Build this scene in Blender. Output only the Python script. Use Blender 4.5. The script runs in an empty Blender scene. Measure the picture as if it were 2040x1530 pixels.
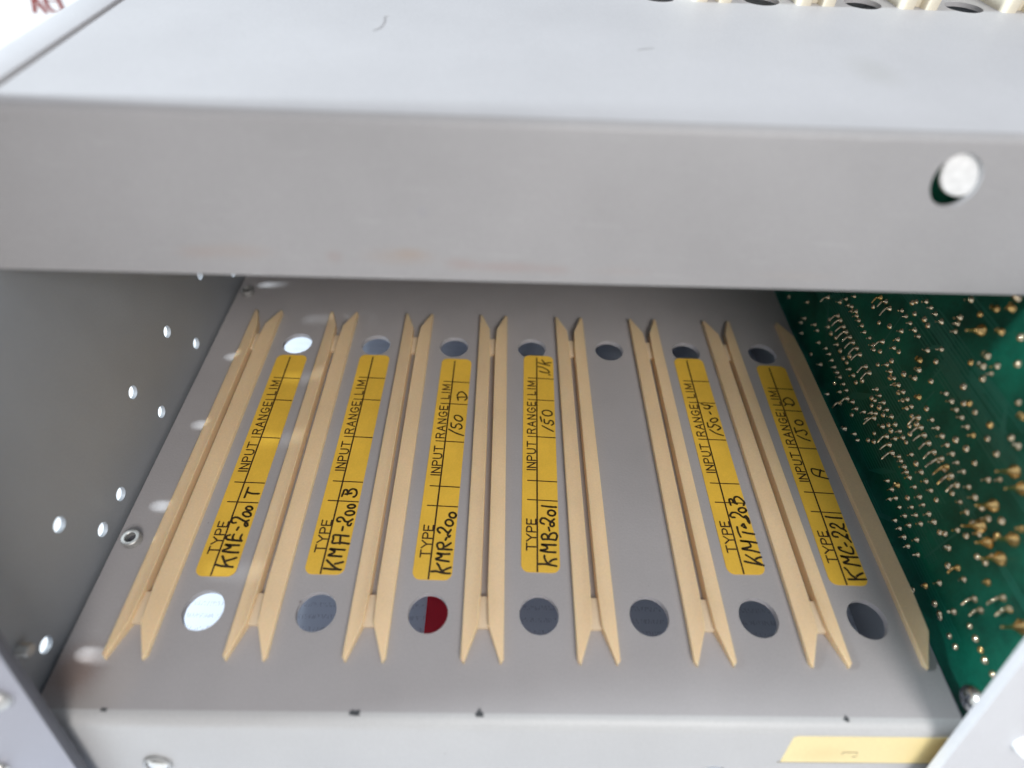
import bpy, bmesh, math, random
from mathutils import Vector, Matrix
random.seed(7)
C = bpy.context.scene.collection
SC = bpy.context.scene
MM = 0.001

# ------------------------------------------------------------------ camera
cam_d = bpy.data.cameras.new('camera'); cam = bpy.data.objects.new('camera', cam_d); C.objects.link(cam)
cam.location = (-10.12*MM, -48.88*MM, 134.52*MM)
cam.rotation_euler = (0.7256, -0.0301, 0.0031)
cam_d.sensor_width = 36.0
cam_d.lens = 36.0*1158.15/2040
cam_d.clip_start = 0.005; cam_d.clip_end = 20
cam_d.dof.use_dof = True
cam_d.dof.focus_distance = 0.157
cam_d.dof.aperture_fstop = 5.8
SC.camera = cam

# ------------------------------------------------------------------ world and lamps
w = bpy.data.worlds.new('World'); SC.world = w; w.use_nodes = True
bg = w.node_tree.nodes['Background']
bg.inputs['Strength'].default_value = 0.66
_nt = w.node_tree
_tc = _nt.nodes.new('ShaderNodeTexCoord'); _sx = _nt.nodes.new('ShaderNodeSeparateXYZ'); _rp = _nt.nodes.new('ShaderNodeValToRGB')
_nt.links.new(_tc.outputs['Generated'], _sx.inputs[0]); _nt.links.new(_sx.outputs['Z'], _rp.inputs['Fac']); _nt.links.new(_rp.outputs[0], bg.inputs['Color'])
_rp.color_ramp.elements[0].position = 0.0; _rp.color_ramp.elements[0].color = (.20, .185, .18, 1)
_rp.color_ramp.elements[1].position = 0.85; _rp.color_ramp.elements[1].color = (.90, .96, 1.04, 1)

def area(name, loc, target, size, power, col, shape='DISK'):
    d = bpy.data.lights.new(name, 'AREA'); d.shape = shape; d.size = size; d.energy = power; d.color = col
    o = bpy.data.objects.new(name, d); C.objects.link(o)
    o.location = loc
    o.rotation_euler = (Vector(target)-Vector(loc)).to_track_quat('-Z', 'Y').to_euler()
    return o
wl = area('window_light', (-0.104-0.71, 0.055, 0.005+0.385), (-0.05, 0.05, 0.02), 0.085, 14.5, (0.86, 0.95, 1.0), 'RECTANGLE')
wl.data.size_y = 0.19
area('front_fill', (0.24, -0.63, 0.61), (0.0, 0.03, 0.03), 0.40, 5.6, (1.0, 0.945, 0.90))  # added warm fill to brighten the tray interior; source unseen

SC.view_settings.view_transform = 'Standard'
SC.view_settings.look = 'None'
SC.view_settings.exposure = 0.0
SC.view_settings.gamma = 1.0
SC.view_settings.use_curve_mapping = False
SC.cycles.use_denoising = True
SC.cycles.max_bounces = 10
SC.cycles.diffuse_bounces = 6
SC.cycles.caustics_reflective = False
SC.cycles.caustics_refractive = False

# ---- traced in mm: handwriting on the labels; solder joints (kind, y, z) on the board
HAND = {1:[(0.5,[(-76.78,10.63),(-75.44,10.33),(-72.74,10.13)]),(0.5,[(-76.02,12.8),(-75.41,11.89),(-74.68,10.83),(-73.87,10.27)]),(0.5,[(-74.77,11.61),(-73.65,12.01),(-72.62,12.44)]),(0.5,[(-72.57,13.78),(-74.56,13.83),(-76.54,14.14),(-75.47,14.72),(-74.81,15.1),(-75.57,15.52),(-76.37,15.76),(-74.51,15.66),(-72.92,15.65)]),(0.5,[(-76.0,17.07),(-74.6,16.95),(-72.64,16.81)]),(0.5,[(-76.01,18.35),(-76.65,18.1),(-76.66,17.4),(-76.0,17.07)]),(0.5,[(-74.78,17.0),(-75.16,17.69),(-75.09,18.49)]),(0.5,[(-72.82,16.86),(-73.22,17.55),(-73.12,18.47)]),(0.5,[(-74.76,19.73),(-74.58,20.45)]),(0.5,[(-75.62,21.7),(-76.41,21.63),(-76.91,22.28),(-76.68,23.0),(-75.75,23.16),(-74.6,22.63),(-73.46,22.11),(-72.64,22.4)]),(0.5,[(-72.64,22.4),(-73.18,22.02),(-73.34,21.29),(-72.88,20.76),(-72.49,20.98),(-72.83,21.66)]),(0.5,[(-72.54,23.91),(-72.6,23.65),(-72.86,23.47),(-73.27,23.41),(-73.74,23.49),(-74.18,23.69),(-74.51,23.97),(-74.66,24.27),(-74.6,24.54),(-74.34,24.72),(-73.93,24.77),(-73.45,24.69),(-73.01,24.49),(-72.68,24.21),(-72.54,23.91)]),(0.5,[(-72.71,25.69),(-72.73,25.46),(-72.92,25.28),(-73.22,25.2),(-73.58,25.23),(-73.93,25.36),(-74.2,25.57),(-74.34,25.82),(-74.31,26.06),(-74.13,26.24),(-73.82,26.32),(-73.46,26.29),(-73.11,26.16),(-72.84,25.94),(-72.71,25.69)]),(0.5,[(-75.7,28.92),(-75.61,30.29),(-75.58,31.87)]),(0.5,[(-75.5,30.49),(-74.02,30.09),(-72.32,30.07)])],2:[(0.5,[(-51.18,10.14),(-49.34,9.95),(-47.11,9.9)]),(0.5,[(-50.94,12.23),(-49.99,11.42),(-48.57,10.36),(-47.44,9.84)]),(0.5,[(-48.76,11.3),(-47.78,11.55),(-46.93,11.8)]),(0.5,[(-47.59,13.21),(-48.99,13.28),(-50.85,13.43),(-49.84,14.01),(-49.41,14.48),(-50.18,14.84),(-50.77,15.12),(-48.99,15.0),(-47.13,14.9)]),(0.5,[(-46.43,16.52),(-48.46,16.77),(-50.47,16.64),(-50.49,17.79),(-50.55,18.76),(-48.66,18.7),(-46.88,18.54)]),(0.5,[(-48.88,18.69),(-48.77,17.63),(-48.67,16.48)]),(0.5,[(-48.79,20.07),(-48.77,21.06)]),(0.5,[(-49.78,22.54),(-50.38,22.53),(-50.65,23.23),(-50.01,23.71),(-49.24,23.46),(-48.48,22.57),(-47.61,22.58),(-46.73,23.21)]),(0.5,[(-46.96,23.0),(-47.59,22.48),(-47.77,21.68),(-47.2,21.39),(-46.87,21.99)]),(0.5,[(-46.63,25.06),(-46.67,24.78),(-46.94,24.53),(-47.36,24.36),(-47.87,24.3),(-48.36,24.36),(-48.74,24.54),(-48.92,24.79),(-48.88,25.07),(-48.62,25.32),(-48.19,25.49),(-47.68,25.56),(-47.19,25.49),(-46.81,25.32),(-46.63,25.06)]),(0.5,[(-46.78,26.94),(-46.83,26.7),(-47.05,26.5),(-47.4,26.37),(-47.82,26.34),(-48.23,26.41),(-48.53,26.57),(-48.68,26.78),(-48.64,27.02),(-48.42,27.22),(-48.06,27.35),(-47.64,27.39),(-47.23,27.32),(-46.93,27.16),(-46.78,26.94)]),(0.5,[(-50.75,29.81),(-50.59,30.9),(-50.45,31.62),(-49.8,31.68),(-49.46,30.92),(-49.44,30.32)]),(0.5,[(-49.42,30.71),(-48.95,31.7),(-48.16,32.04),(-47.32,31.58),(-47.04,30.54),(-47.37,29.78),(-47.78,29.66)]),(0.5,[(-50.03,30.43),(-48.39,30.73)])],3:[(0.5,[(-25.55,9.78),(-24.33,9.85),(-22.81,9.44),(-21.09,9.36)]),(0.5,[(-24.36,11.83),(-23.85,11.21),(-23.41,10.36),(-22.68,9.67)]),(0.5,[(-22.85,9.98),(-22.0,10.46),(-21.01,10.87)]),(0.5,[(-21.57,12.36),(-23.22,12.57),(-24.83,12.94),(-23.89,13.35),(-23.39,13.76),(-23.96,14.16),(-24.67,14.47),(-23.05,14.25),(-21.53,14.28)]),(0.5,[(-24.38,15.53),(-22.85,15.48),(-21.08,15.43)]),(0.5,[(-24.3,15.53),(-24.76,16.35),(-24.66,17.01),(-23.91,17.27),(-23.26,16.87),(-23.17,16.04),(-23.39,15.55)]),(0.5,[(-23.04,16.05),(-22.31,16.47),(-21.44,17.15)]),(0.5,[(-22.81,17.96),(-22.63,18.55)]),(0.5,[(-24.37,19.87),(-24.96,20.46),(-24.94,21.06),(-24.26,21.33),(-23.44,20.91),(-22.59,20.07),(-21.98,20.26),(-21.67,20.78)]),(0.5,[(-21.98,20.26),(-22.38,19.4),(-22.02,18.76),(-21.74,19.16)]),(0.5,[(-21.27,22.41),(-21.43,22.07),(-21.74,21.85),(-22.16,21.79),(-22.59,21.91),(-22.95,22.17),(-23.17,22.54),(-23.2,22.93),(-23.05,23.27),(-22.73,23.5),(-22.31,23.56),(-21.88,23.44),(-21.52,23.17),(-21.3,22.8),(-21.27,22.41)]),(0.5,[(-20.66,24.69),(-20.77,24.37),(-21.04,24.15),(-21.39,24.07),(-21.77,24.13),(-22.1,24.34),(-22.32,24.64),(-22.38,24.99),(-22.27,25.3),(-22.0,25.52),(-21.65,25.61),(-21.26,25.54),(-20.93,25.33),(-20.71,25.03),(-20.66,24.69)]),(0.42,[(-24.56,52.35),(-22.46,51.03),(-20.26,50.18)]),(0.42,[(-24.07,54.69),(-23.89,53.3),(-22.84,52.95),(-22.6,53.86),(-21.82,54.38),(-21.04,53.77),(-20.87,52.91),(-21.57,52.43)]),(0.42,[(-20.91,55.78),(-21.14,55.47),(-21.55,55.34),(-22.07,55.43),(-22.59,55.71),(-23.01,56.13),(-23.24,56.61),(-23.25,57.05),(-23.02,57.37),(-22.6,57.5),(-22.08,57.41),(-21.56,57.12),(-21.14,56.7),(-20.91,56.22),(-20.91,55.78)]),(0.42,[(-22.57,63.3),(-22.91,64.64)]),(0.42,[(-22.59,64.48),(-20.54,64.54)]),(0.42,[(-23.02,65.14),(-22.45,66.35),(-21.43,66.55),(-20.47,65.56),(-20.01,64.22),(-20.6,63.29)])],4:[(0.5,[(0.12,12.07),(1.63,12.1),(2.92,11.94),(4.51,11.62)]),(0.5,[(1.68,14.26),(1.71,13.61),(2.22,12.56),(3.2,11.9)]),(0.5,[(2.95,12.72),(3.69,13.22),(4.6,13.43)]),(0.5,[(4.48,15.17),(2.61,15.24),(0.66,15.6),(1.91,15.85),(2.51,16.25),(2.09,16.79),(1.0,17.17),(2.83,17.12),(4.63,17.08)]),(0.5,[(1.41,18.56),(3.04,18.63),(4.66,18.42)]),(0.5,[(1.41,18.6),(1.13,19.24),(1.45,19.89),(2.05,20.06),(2.63,19.59),(2.78,18.71)]),(0.5,[(2.78,18.71),(3.24,19.84),(4.0,20.34),(4.75,20.24),(5.08,19.47),(4.69,18.5)]),(0.5,[(3.21,20.98),(3.02,21.87)]),(0.5,[(1.85,22.84),(1.18,23.08),(0.97,23.66),(1.29,24.34),(2.05,24.44),(2.8,24.03),(3.54,23.54),(4.55,24.23)]),(0.5,[(4.44,22.76),(4.38,22.5),(4.23,22.29),(4.02,22.17),(3.79,22.17),(3.59,22.28),(3.45,22.48),(3.41,22.74),(3.47,23.0),(3.63,23.21),(3.84,23.33),(4.07,23.34),(4.27,23.23),(4.4,23.02),(4.44,22.76)]),(0.5,[(3.54,23.54),(3.44,22.96)]),(0.5,[(4.9,25.79),(4.74,25.47),(4.42,25.25),(4.0,25.17),(3.58,25.25),(3.23,25.46),(3.01,25.78),(2.98,26.13),(3.14,26.46),(3.46,26.68),(3.88,26.76),(4.31,26.68),(4.66,26.47),(4.87,26.15),(4.9,25.79)]),(0.5,[(1.48,28.02),(3.4,27.79),(5.17,27.69)]),(0.42,[(2.42,54.29),(4.07,53.19),(5.52,52.36)]),(0.42,[(1.97,57.6),(2.29,55.86)]),(0.42,[(3.07,56.67),(3.15,55.41),(4.14,55.12),(4.68,56.24),(5.48,56.1),(5.71,55.16),(5.11,54.58)]),(0.42,[(5.47,58.75),(5.25,58.34),(4.79,58.06),(4.18,57.98),(3.54,58.11),(3.0,58.42),(2.66,58.86),(2.6,59.33),(2.81,59.75),(3.28,60.03),(3.89,60.11),(4.53,59.98),(5.07,59.67),(5.41,59.23),(5.47,58.75)]),(0.42,[(5.11,74.58),(5.51,74.37)]),(0.42,[(2.25,75.89),(3.54,75.45),(4.72,75.28),(5.38,75.67),(4.5,76.77),(3.15,77.65),(1.91,77.89)]),(0.42,[(1.96,79.67),(3.66,78.96),(5.57,78.45)]),(0.42,[(3.16,80.87),(3.69,79.86),(4.13,79.29)]),(0.42,[(4.13,79.36),(5.17,79.62),(6.06,79.8)])],5:[(0.5,[(51.03,13.61),(52.33,13.29),(54.03,12.98),(55.49,12.67)]),(0.5,[(51.8,15.28),(52.83,14.55),(53.9,13.66),(55.27,12.75)]),(0.5,[(53.98,14.26),(54.64,14.58),(55.49,14.8)]),(0.5,[(55.37,16.01),(53.53,16.5),(51.24,16.89),(52.57,17.23),(53.67,17.64),(53.56,18.43),(53.0,18.87),(51.3,19.07),(53.36,18.93),(55.41,18.61)]),(0.5,[(51.76,20.19),(51.5,21.46),(51.57,22.93)]),(0.5,[(52.65,21.48),(53.96,21.19),(55.43,20.98)]),(0.5,[(52.81,23.23),(53.48,23.86),(53.6,23.34),(53.82,22.7),(53.22,22.87)]),(0.5,[(51.63,25.65),(50.79,25.72),(50.64,26.29),(51.19,26.97),(52.08,27.09),(53.0,26.63),(53.82,25.78),(54.59,26.08)]),(0.5,[(53.82,25.78),(54.58,25.42),(54.85,24.48),(55.07,24.02)]),(0.5,[(54.69,26.14),(55.1,25.43),(55.14,24.3)]),(0.5,[(55.16,27.72),(54.96,27.43),(54.6,27.21),(54.16,27.11),(53.73,27.14),(53.38,27.31),(53.19,27.57),(53.19,27.88),(53.39,28.17),(53.75,28.4),(54.19,28.5),(54.63,28.47),(54.98,28.3),(55.17,28.03),(55.16,27.72)]),(0.5,[(51.51,29.3),(51.45,29.99),(51.5,30.88),(52.2,31.03),(52.47,30.01),(53.25,29.63)]),(0.5,[(53.08,29.63),(52.81,31.0),(53.26,31.71),(54.14,31.73),(54.97,30.85),(55.33,30.07),(54.91,29.27)]),(0.42,[(51.52,54.17),(52.94,52.9),(54.95,52.09)]),(0.42,[(51.32,56.68),(51.24,55.16)]),(0.42,[(51.24,55.16),(52.39,55.13),(53.16,56.03),(54.1,55.74),(54.86,54.88),(53.76,54.07)]),(0.42,[(54.65,57.96),(54.51,57.61),(54.18,57.27),(53.72,57.02),(53.22,56.9),(52.79,56.94),(52.51,57.13),(52.42,57.44),(52.56,57.79),(52.89,58.13),(53.35,58.38),(53.85,58.5),(54.29,58.46),(54.57,58.27),(54.65,57.96)]),(0.42,[(52.88,60.85),(53.13,59.97)]),(0.42,[(51.18,63.92),(52.04,63.42),(52.91,63.56),(53.25,63.07),(54.31,63.02)]),(0.42,[(51.62,62.37),(52.43,61.98),(53.36,62.41),(53.39,63.4)])],6:[(0.5,[(75.34,9.45),(77.35,9.45),(79.64,9.52)]),(0.5,[(75.48,12.36),(75.96,11.7),(76.36,10.62),(77.43,9.65)]),(0.5,[(77.66,10.23),(78.5,10.71),(79.46,11.09)]),(0.5,[(79.55,12.93),(77.87,13.24),(75.72,13.63),(76.71,14.08),(77.29,14.52),(76.61,15.11),(75.58,15.43),(77.64,15.21),(79.77,15.16)]),(0.5,[(76.61,17.73),(75.97,17.72),(76.17,17.01),(77.31,16.51),(78.48,16.09),(79.19,16.28),(79.43,17.25),(79.22,17.91)]),(0.5,[(78.05,18.96),(78.19,18.14)]),(0.5,[(76.84,20.6),(75.88,20.76),(75.73,21.49),(76.34,22.01),(77.31,21.85),(78.07,21.17),(78.89,20.63),(79.51,21.37)]),(0.5,[(78.85,20.54),(79.46,19.92),(79.74,19.24)]),(0.5,[(79.51,21.37),(79.42,20.46)]),(0.5,[(76.94,23.17),(76.18,23.43),(76.16,24.09),(76.86,24.34),(77.74,23.93),(78.6,23.01),(79.36,23.21),(79.72,24.3)]),(0.5,[(78.6,23.01),(79.32,22.66),(79.59,22.24)]),(0.5,[(75.77,26.35),(77.5,26.09),(79.84,25.95)]),(0.42,[(76.86,52.7),(78.45,51.56),(80.03,50.87)]),(0.42,[(76.89,55.45),(76.81,53.56)]),(0.42,[(76.98,54.09),(78.36,54.45),(79.49,54.7),(80.09,53.74),(79.42,52.92)]),(0.42,[(80.02,57.12),(79.71,56.79),(79.26,56.6),(78.75,56.58),(78.28,56.74),(77.94,57.05),(77.8,57.45),(77.89,57.85),(78.2,58.19),(78.65,58.38),(79.17,58.4),(79.64,58.23),(79.98,57.92),(80.11,57.52),(80.02,57.12)]),(0.42,[(76.7,63.9),(77.44,64.55),(79.18,64.42)]),(0.42,[(77.44,64.55),(76.83,65.66),(77.39,66.56),(78.67,67.13),(79.72,66.09),(79.81,64.69),(78.9,63.96)]),(0.42,[(80.7,37.99),(78.79,38.52),(77.1,39.34),(76.92,40.64),(77.5,41.23),(80.33,40.42)]),(0.42,[(79.52,40.93),(78.46,38.65)])]}
REDMARK = [[(-246.4,286.1),(-230.5,259.6)],[(-246.4,286.1),(-238.7,276.4),(-225.3,259.7)],[(-235.5,268.3),(-231.7,267.6)],[(-239.8,284.5),(-234.5,275.7),(-227.8,266.4),(-222.6,261.0),(-220.6,261.8)],[(-234.3,277.5),(-229.1,276.4)],[(-233.7,285.2),(-227.6,275.4),(-220.6,265.0)]]
FLMARK = [[(64.68,-8.66),(64.6,-8.09),(67.62,-8.04),(67.93,-8.6)],[(67.24,-9.77),(68.05,-9.56)]]
JOINTS = [('c',11.22,39.44),('c',14.82,39.99),('c',4.75,31.16),('c',-9.03,21.87),('c',12.21,31.32),('c',3.14,25.84),('c',6.75,25.62),('c',41.99,52.63),('c',10.55,25.61),('u',21.93,48.35),('u',18.18,43.83),('u',5.46,34.08),('u',40.54,62.78),('u',39.9,60.51),('u',38.19,55.78),('u',42.72,58.05),('u',36.77,50.2),('u',35.87,47.98),('l',-5.41,21.41),('l',-3.12,21.44),('u',0.75,19.84),('l',-3.04,14.38),('l',20.41,25.81),('l',-0.58,14.32),('l',22.86,25.72),('l',23.04,24.92),('l',25.19,25.91),('l',25.17,24.99),('l',6.35,14.25),('l',27.47,25.8),('l',27.73,24.79),('u',10.92,14.63),('l',29.96,24.86),('u',-0.56,6.97),('l',32.52,24.85),('l',34.85,24.92),('l',36.93,25.25),('u',43.05,29.43),('u',49.7,35.44),('l',39.33,26.1),('u',48.17,33.7),('u',47.56,31.32),('u',7.25,2.32),('u',30.61,9.28),('l',38.05,12.91),('l',40.35,13.3),('l',42.65,13.87),('l',67.95,36.2),('u',45.69,14.2),('l',63.19,28.71),('l',70.47,36.4),('l',49.56,12.9),('l',73.0,35.72),('l',60.43,19.26),('l',62.88,19.19),('l',67.32,19.48),('l',69.75,19.59),('l',72.28,19.43),('l',61.5,6.93),('l',74.56,19.34),('u',55.51,0.32),('l',77.07,19.07),('l',62.91,3.31),('l',79.25,19.16),('l',81.91,19.27),('l',84.04,19.27),('d',24.69,49.54),('d',34.17,58.12),('d',30.62,54.27),('l',92.57,19.32),('d',20.34,43.72),('d',19.86,38.85),('d',8.79,31.12),('d',25.35,41.39),('d',23.52,39.05),('d',6.99,28.19),('d',33.96,46.21),('d',29.74,40.17),('d',44.93,54.61),('d',21.49,33.06),('s',15.38,36.15),('d',4.02,22.02),('d',32.2,40.18),('s',33.61,50.54),('d',38.74,46.19),('d',25.18,33.15),('s',33.26,48.52),('d',33.14,39.05),('d',36.05,41.31),('d',5.98,20.81),('s',16.96,33.65),('d',10.66,20.97),('d',28.4,32.01),('s',26.25,36.56),('d',-14.05,9.05),('d',19.72,23.53),('d',-11.27,8.79),('d',-9.34,9.16),('s',28.59,36.46),('d',-7.07,9.25),('d',-4.57,9.49),('s',49.27,55.03),('s',31.07,36.6),('s',21.75,29.32),('d',13.87,15.77),('d',45.92,39.0),('s',33.36,36.53),('s',24.16,29.19),('d',7.93,11.91),('s',48.54,50.53),('s',47.86,49.23),('d',43.41,34.88),('d',14.8,14.52),('s',35.7,36.65),('s',47.02,47.61),('s',26.51,29.23),('d',39.3,29.58),('s',12.74,19.6),('s',28.92,29.28),('s',38.11,36.58),('s',3.71,14.31),('d',54.28,42.71),('d',-6.63,2.53),('s',31.39,29.32),('d',56.31,42.93),('d',-4.24,2.31),('s',46.85,42.15),('s',33.64,29.44),('s',51.88,46.16),('d',-0.13,2.19),('d',0.59,2.41),('d',2.93,2.52),('s',36.09,29.37),('d',38.02,21.24),('d',39.64,22.34),('s',54.55,46.22),('d',61.72,43.83),('d',59.84,41.55),('s',17.48,14.44),('d',37.19,18.84),('s',49.86,38.81),('d',62.65,42.71),('s',56.79,46.26),('d',26.31,10.34),('d',51.0,29.1),('s',19.72,14.18),('s',6.01,6.94),('s',59.11,46.11),('s',22.22,14.09),('d',56.54,31.43),('s',54.49,38.97),('s',24.38,14.15),('d',8.19,-2.4),('s',19.22,10.34),('s',42.88,26.0),('s',27.01,14.31),('s',56.74,38.97),('s',21.56,10.28),('d',56.72,27.94),('s',45.24,26.03),('d',44.61,16.3),('s',29.84,14.2),('s',16.88,6.64),('s',23.75,10.31),('s',59.13,39.05),('s',13.95,4.69),('s',31.4,14.14),('d',64.32,33.19),('s',47.65,26.06),('s',32.83,14.29),('s',61.58,39.14),('s',34.57,14.34),('s',40.69,18.77),('s',50.14,25.86),('s',35.9,14.38),('s',59.98,35.56),('s',17.06,2.9),('s',63.87,39.05),('d',61.88,26.23),('s',43.11,18.47),('s',19.46,3.03),('s',59.32,33.23),('d',59.76,23.34),('s',52.55,25.8),('d',68.22,30.92),('s',21.8,3.08),('s',58.64,30.86),('d',46.37,10.26),('s',45.54,18.67),('d',44.74,8.62),('s',54.88,25.89),('d',52.91,14.22),('d',54.47,15.51),('s',24.19,2.83),('s',47.94,18.53),('s',29.37,4.57),('s',57.25,25.98),('d',46.54,6.88),('d',73.39,32.04),('s',50.37,18.63),('s',52.74,18.65),('d',60.92,15.44),('s',54.9,18.75),('s',50.0,14.41),('s',63.93,24.79),('d',62.51,12.99),('s',51.36,12.94),('s',65.24,25.3),('s',51.12,10.67),('d',56.55,5.49),('s',67.79,25.64),('s',53.6,10.61),('d',70.45,15.63),('s',70.72,25.06),('s',72.97,25.38),('s',49.18,3.25),('d',72.16,12.99),('s',56.55,8.38),('s',51.43,3.21),('s',75.2,25.35),('s',59.16,8.29),('s',76.99,25.56),('d',69.42,4.76),('s',82.1,28.49),('d',79.65,14.23),('s',79.75,24.93),('s',63.58,8.31),('s',66.05,8.31),('s',82.23,24.99),('s',65.46,5.41),('s',84.68,25.33),('s',68.88,8.22),('d',86.55,15.51),('s',70.9,8.12),('s',86.42,22.63),('s',73.08,8.12),('s',75.67,8.44),('s',78.18,8.65),('s',69.15,0.13),('s',80.81,8.55),('d',85.9,0.79),('s',79.11,2.93),('s',85.24,6.75),('s',88.93,8.58),('s',91.55,8.69),('s',100.79,10.39),('s',97.81,5.81),('s',95.44,1.25),('s',98.48,3.28),('d',112.1,3.2)]
# ------------------------------------------------------------------ materials
def mat(name):
    m = bpy.data.materials.new(name); m.use_nodes = True
    return m, m.node_tree, m.node_tree.nodes['Principled BSDF']
def nd(nt, t, **kw):
    n = nt.nodes.new(t)
    for k, v in kw.items(): setattr(n, k, v)
    return n
def noise(nt, vec, scale, detail=4, rough=.55):
    n = nd(nt, 'ShaderNodeTexNoise'); n.inputs['Scale'].default_value = scale
    n.inputs['Detail'].default_value = detail; n.inputs['Roughness'].default_value = rough
    nt.links.new(vec, n.inputs['Vector']); return n
def ramp(nt, fac, stops):
    r = nd(nt, 'ShaderNodeValToRGB')
    el = r.color_ramp.elements
    while len(el) < len(stops): el.new(0.5)
    for e, (p, c) in zip(el, stops): e.position = p; e.color = (*c, 1) if len(c) == 3 else c
    nt.links.new(fac, r.inputs['Fac']); return r
def mix(nt, fac, a, b):
    m = nd(nt, 'ShaderNodeMix', data_type='RGBA')
    for sock, v in ((m.inputs[0], fac), (m.inputs[6], a), (m.inputs[7], b)):
        if hasattr(v, 'is_linked'): nt.links.new(v, sock)
        elif isinstance(v, tuple): sock.default_value = (*v, 1)
        else: sock.default_value = v
    return m.outputs[2]
def vary(col, k): return tuple(max(0, c*k) for c in col)

def painted(name, col, rough=.45, var=.06, bump=.12, spots=(), grain=1500., coat=0.0, metal=0.0, specks=0.0):
    """Sprayed enamel or plastic: slow blotches, fine grain; spots = (x,y,z,rx,ry,rz,colour,strength) stains in mm."""
    m, nt, b = mat(name)
    tc = nd(nt, 'ShaderNodeTexCoord'); v = tc.outputs['Object']
    n1 = noise(nt, v, 38, 5); n2 = noise(nt, v, 2200, 3, .7)
    c1 = ramp(nt, n1.outputs['Fac'], [(.3, vary(col, 1-var)), (.7, vary(col, 1+var))])
    c2 = ramp(nt, n2.outputs['Fac'], [(.3, (.90, .90, .90)), (.7, (1, 1, 1))])
    mm = nd(nt, 'ShaderNodeMix', data_type='RGBA', blend_type='MULTIPLY'); mm.inputs[0].default_value = 1
    nt.links.new(c1.outputs[0], mm.inputs[6]); nt.links.new(c2.outputs[0], mm.inputs[7])
    out = mm.outputs[2]
    for (x, y, z, rx, ry, rz, sc, st) in spots:
        mp = nd(nt, 'ShaderNodeMapping')
        mp.inputs['Location'].default_value = (-x/rx, -y/ry, -z/rz)
        mp.inputs['Scale'].default_value = (1000/rx, 1000/ry, 1000/rz)
        nt.links.new(v, mp.inputs['Vector'])
        ln = nd(nt, 'ShaderNodeVectorMath', operation='LENGTH'); nt.links.new(mp.outputs[0], ln.inputs[0])
        nn = noise(nt, v, 2300, 5, .7)
        ad = nd(nt, 'ShaderNodeMath', operation='MULTIPLY_ADD'); nt.links.new(nn.outputs['Fac'], ad.inputs[0])
        ad.inputs[1].default_value = 1.3; nt.links.new(ln.outputs['Value'], ad.inputs[2])
        mr = nd(nt, 'ShaderNodeMapRange'); nt.links.new(ad.outputs[0], mr.inputs[0])
        mr.inputs[1].default_value = 1.0; mr.inputs[2].default_value = 1.9; mr.inputs[3].default_value = st; mr.inputs[4].default_value = 0
        out = mix(nt, mr.outputs[0], out, sc)
    if specks:
        vo = nd(nt, 'ShaderNodeTexVoronoi'); vo.inputs['Scale'].default_value = 110; nt.links.new(v, vo.inputs['Vector'])
        sp = nd(nt, 'ShaderNodeSeparateColor'); nt.links.new(vo.outputs['Color'], sp.inputs[0])
        rad = nd(nt, 'ShaderNodeMapRange'); nt.links.new(sp.outputs[0], rad.inputs[0]); rad.inputs[1].default_value = .55; rad.inputs[2].default_value = 1; rad.inputs[3].default_value = 0; rad.inputs[4].default_value = .04
        lt = nd(nt, 'ShaderNodeMath', operation='LESS_THAN'); nt.links.new(vo.outputs['Distance'], lt.inputs[0]); nt.links.new(rad.outputs[0], lt.inputs[1])
        sm = nd(nt, 'ShaderNodeMath', operation='MULTIPLY'); nt.links.new(lt.outputs[0], sm.inputs[0]); sm.inputs[1].default_value = specks
        out = mix(nt, sm.outputs[0], out, (.12, .10, .09))
        sc_ = nd(nt, 'ShaderNodeMapping'); sc_.inputs['Scale'].default_value = (90, 2600, 600); sc_.inputs['Rotation'].default_value = (0, 0, .25); nt.links.new(v, sc_.inputs['Vector'])
        sn = noise(nt, sc_.outputs[0], 1, 3, .6); sr = ramp(nt, sn.outputs['Fac'], [(.62, (0, 0, 0)), (.72, (.09, .09, .09))])
        out = mix(nt, sr.outputs[0], out, (.62, .62, .63))
    nt.links.new(out, b.inputs['Base Color'])
    b.inputs['Roughness'].default_value = rough; b.inputs['Metallic'].default_value = metal
    b.inputs['Coat Weight'].default_value = coat
    n3 = noise(nt, v, grain, 3)
    bp_ = nd(nt, 'ShaderNodeBump'); bp_.inputs['Strength'].default_value = bump; bp_.inputs['Distance'].default_value = .0002
    nt.links.new(n3.outputs['Fac'], bp_.inputs['Height']); nt.links.new(bp_.outputs[0], b.inputs['Normal'])
    return m
def plain(name, col, rough=.5, metal=0.0):
    m, nt, b = mat(name)
    tc = nd(nt, 'ShaderNodeTexCoord'); n = noise(nt, tc.outputs['Object'], 700, 3)
    r = ramp(nt, n.outputs['Fac'], [(.3, vary(col, .88)), (.7, vary(col, 1.08))])
    nt.links.new(r.outputs[0], b.inputs['Base Color'])
    b.inputs['Roughness'].default_value = rough; b.inputs['Metallic'].default_value = metal
    return m

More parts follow.
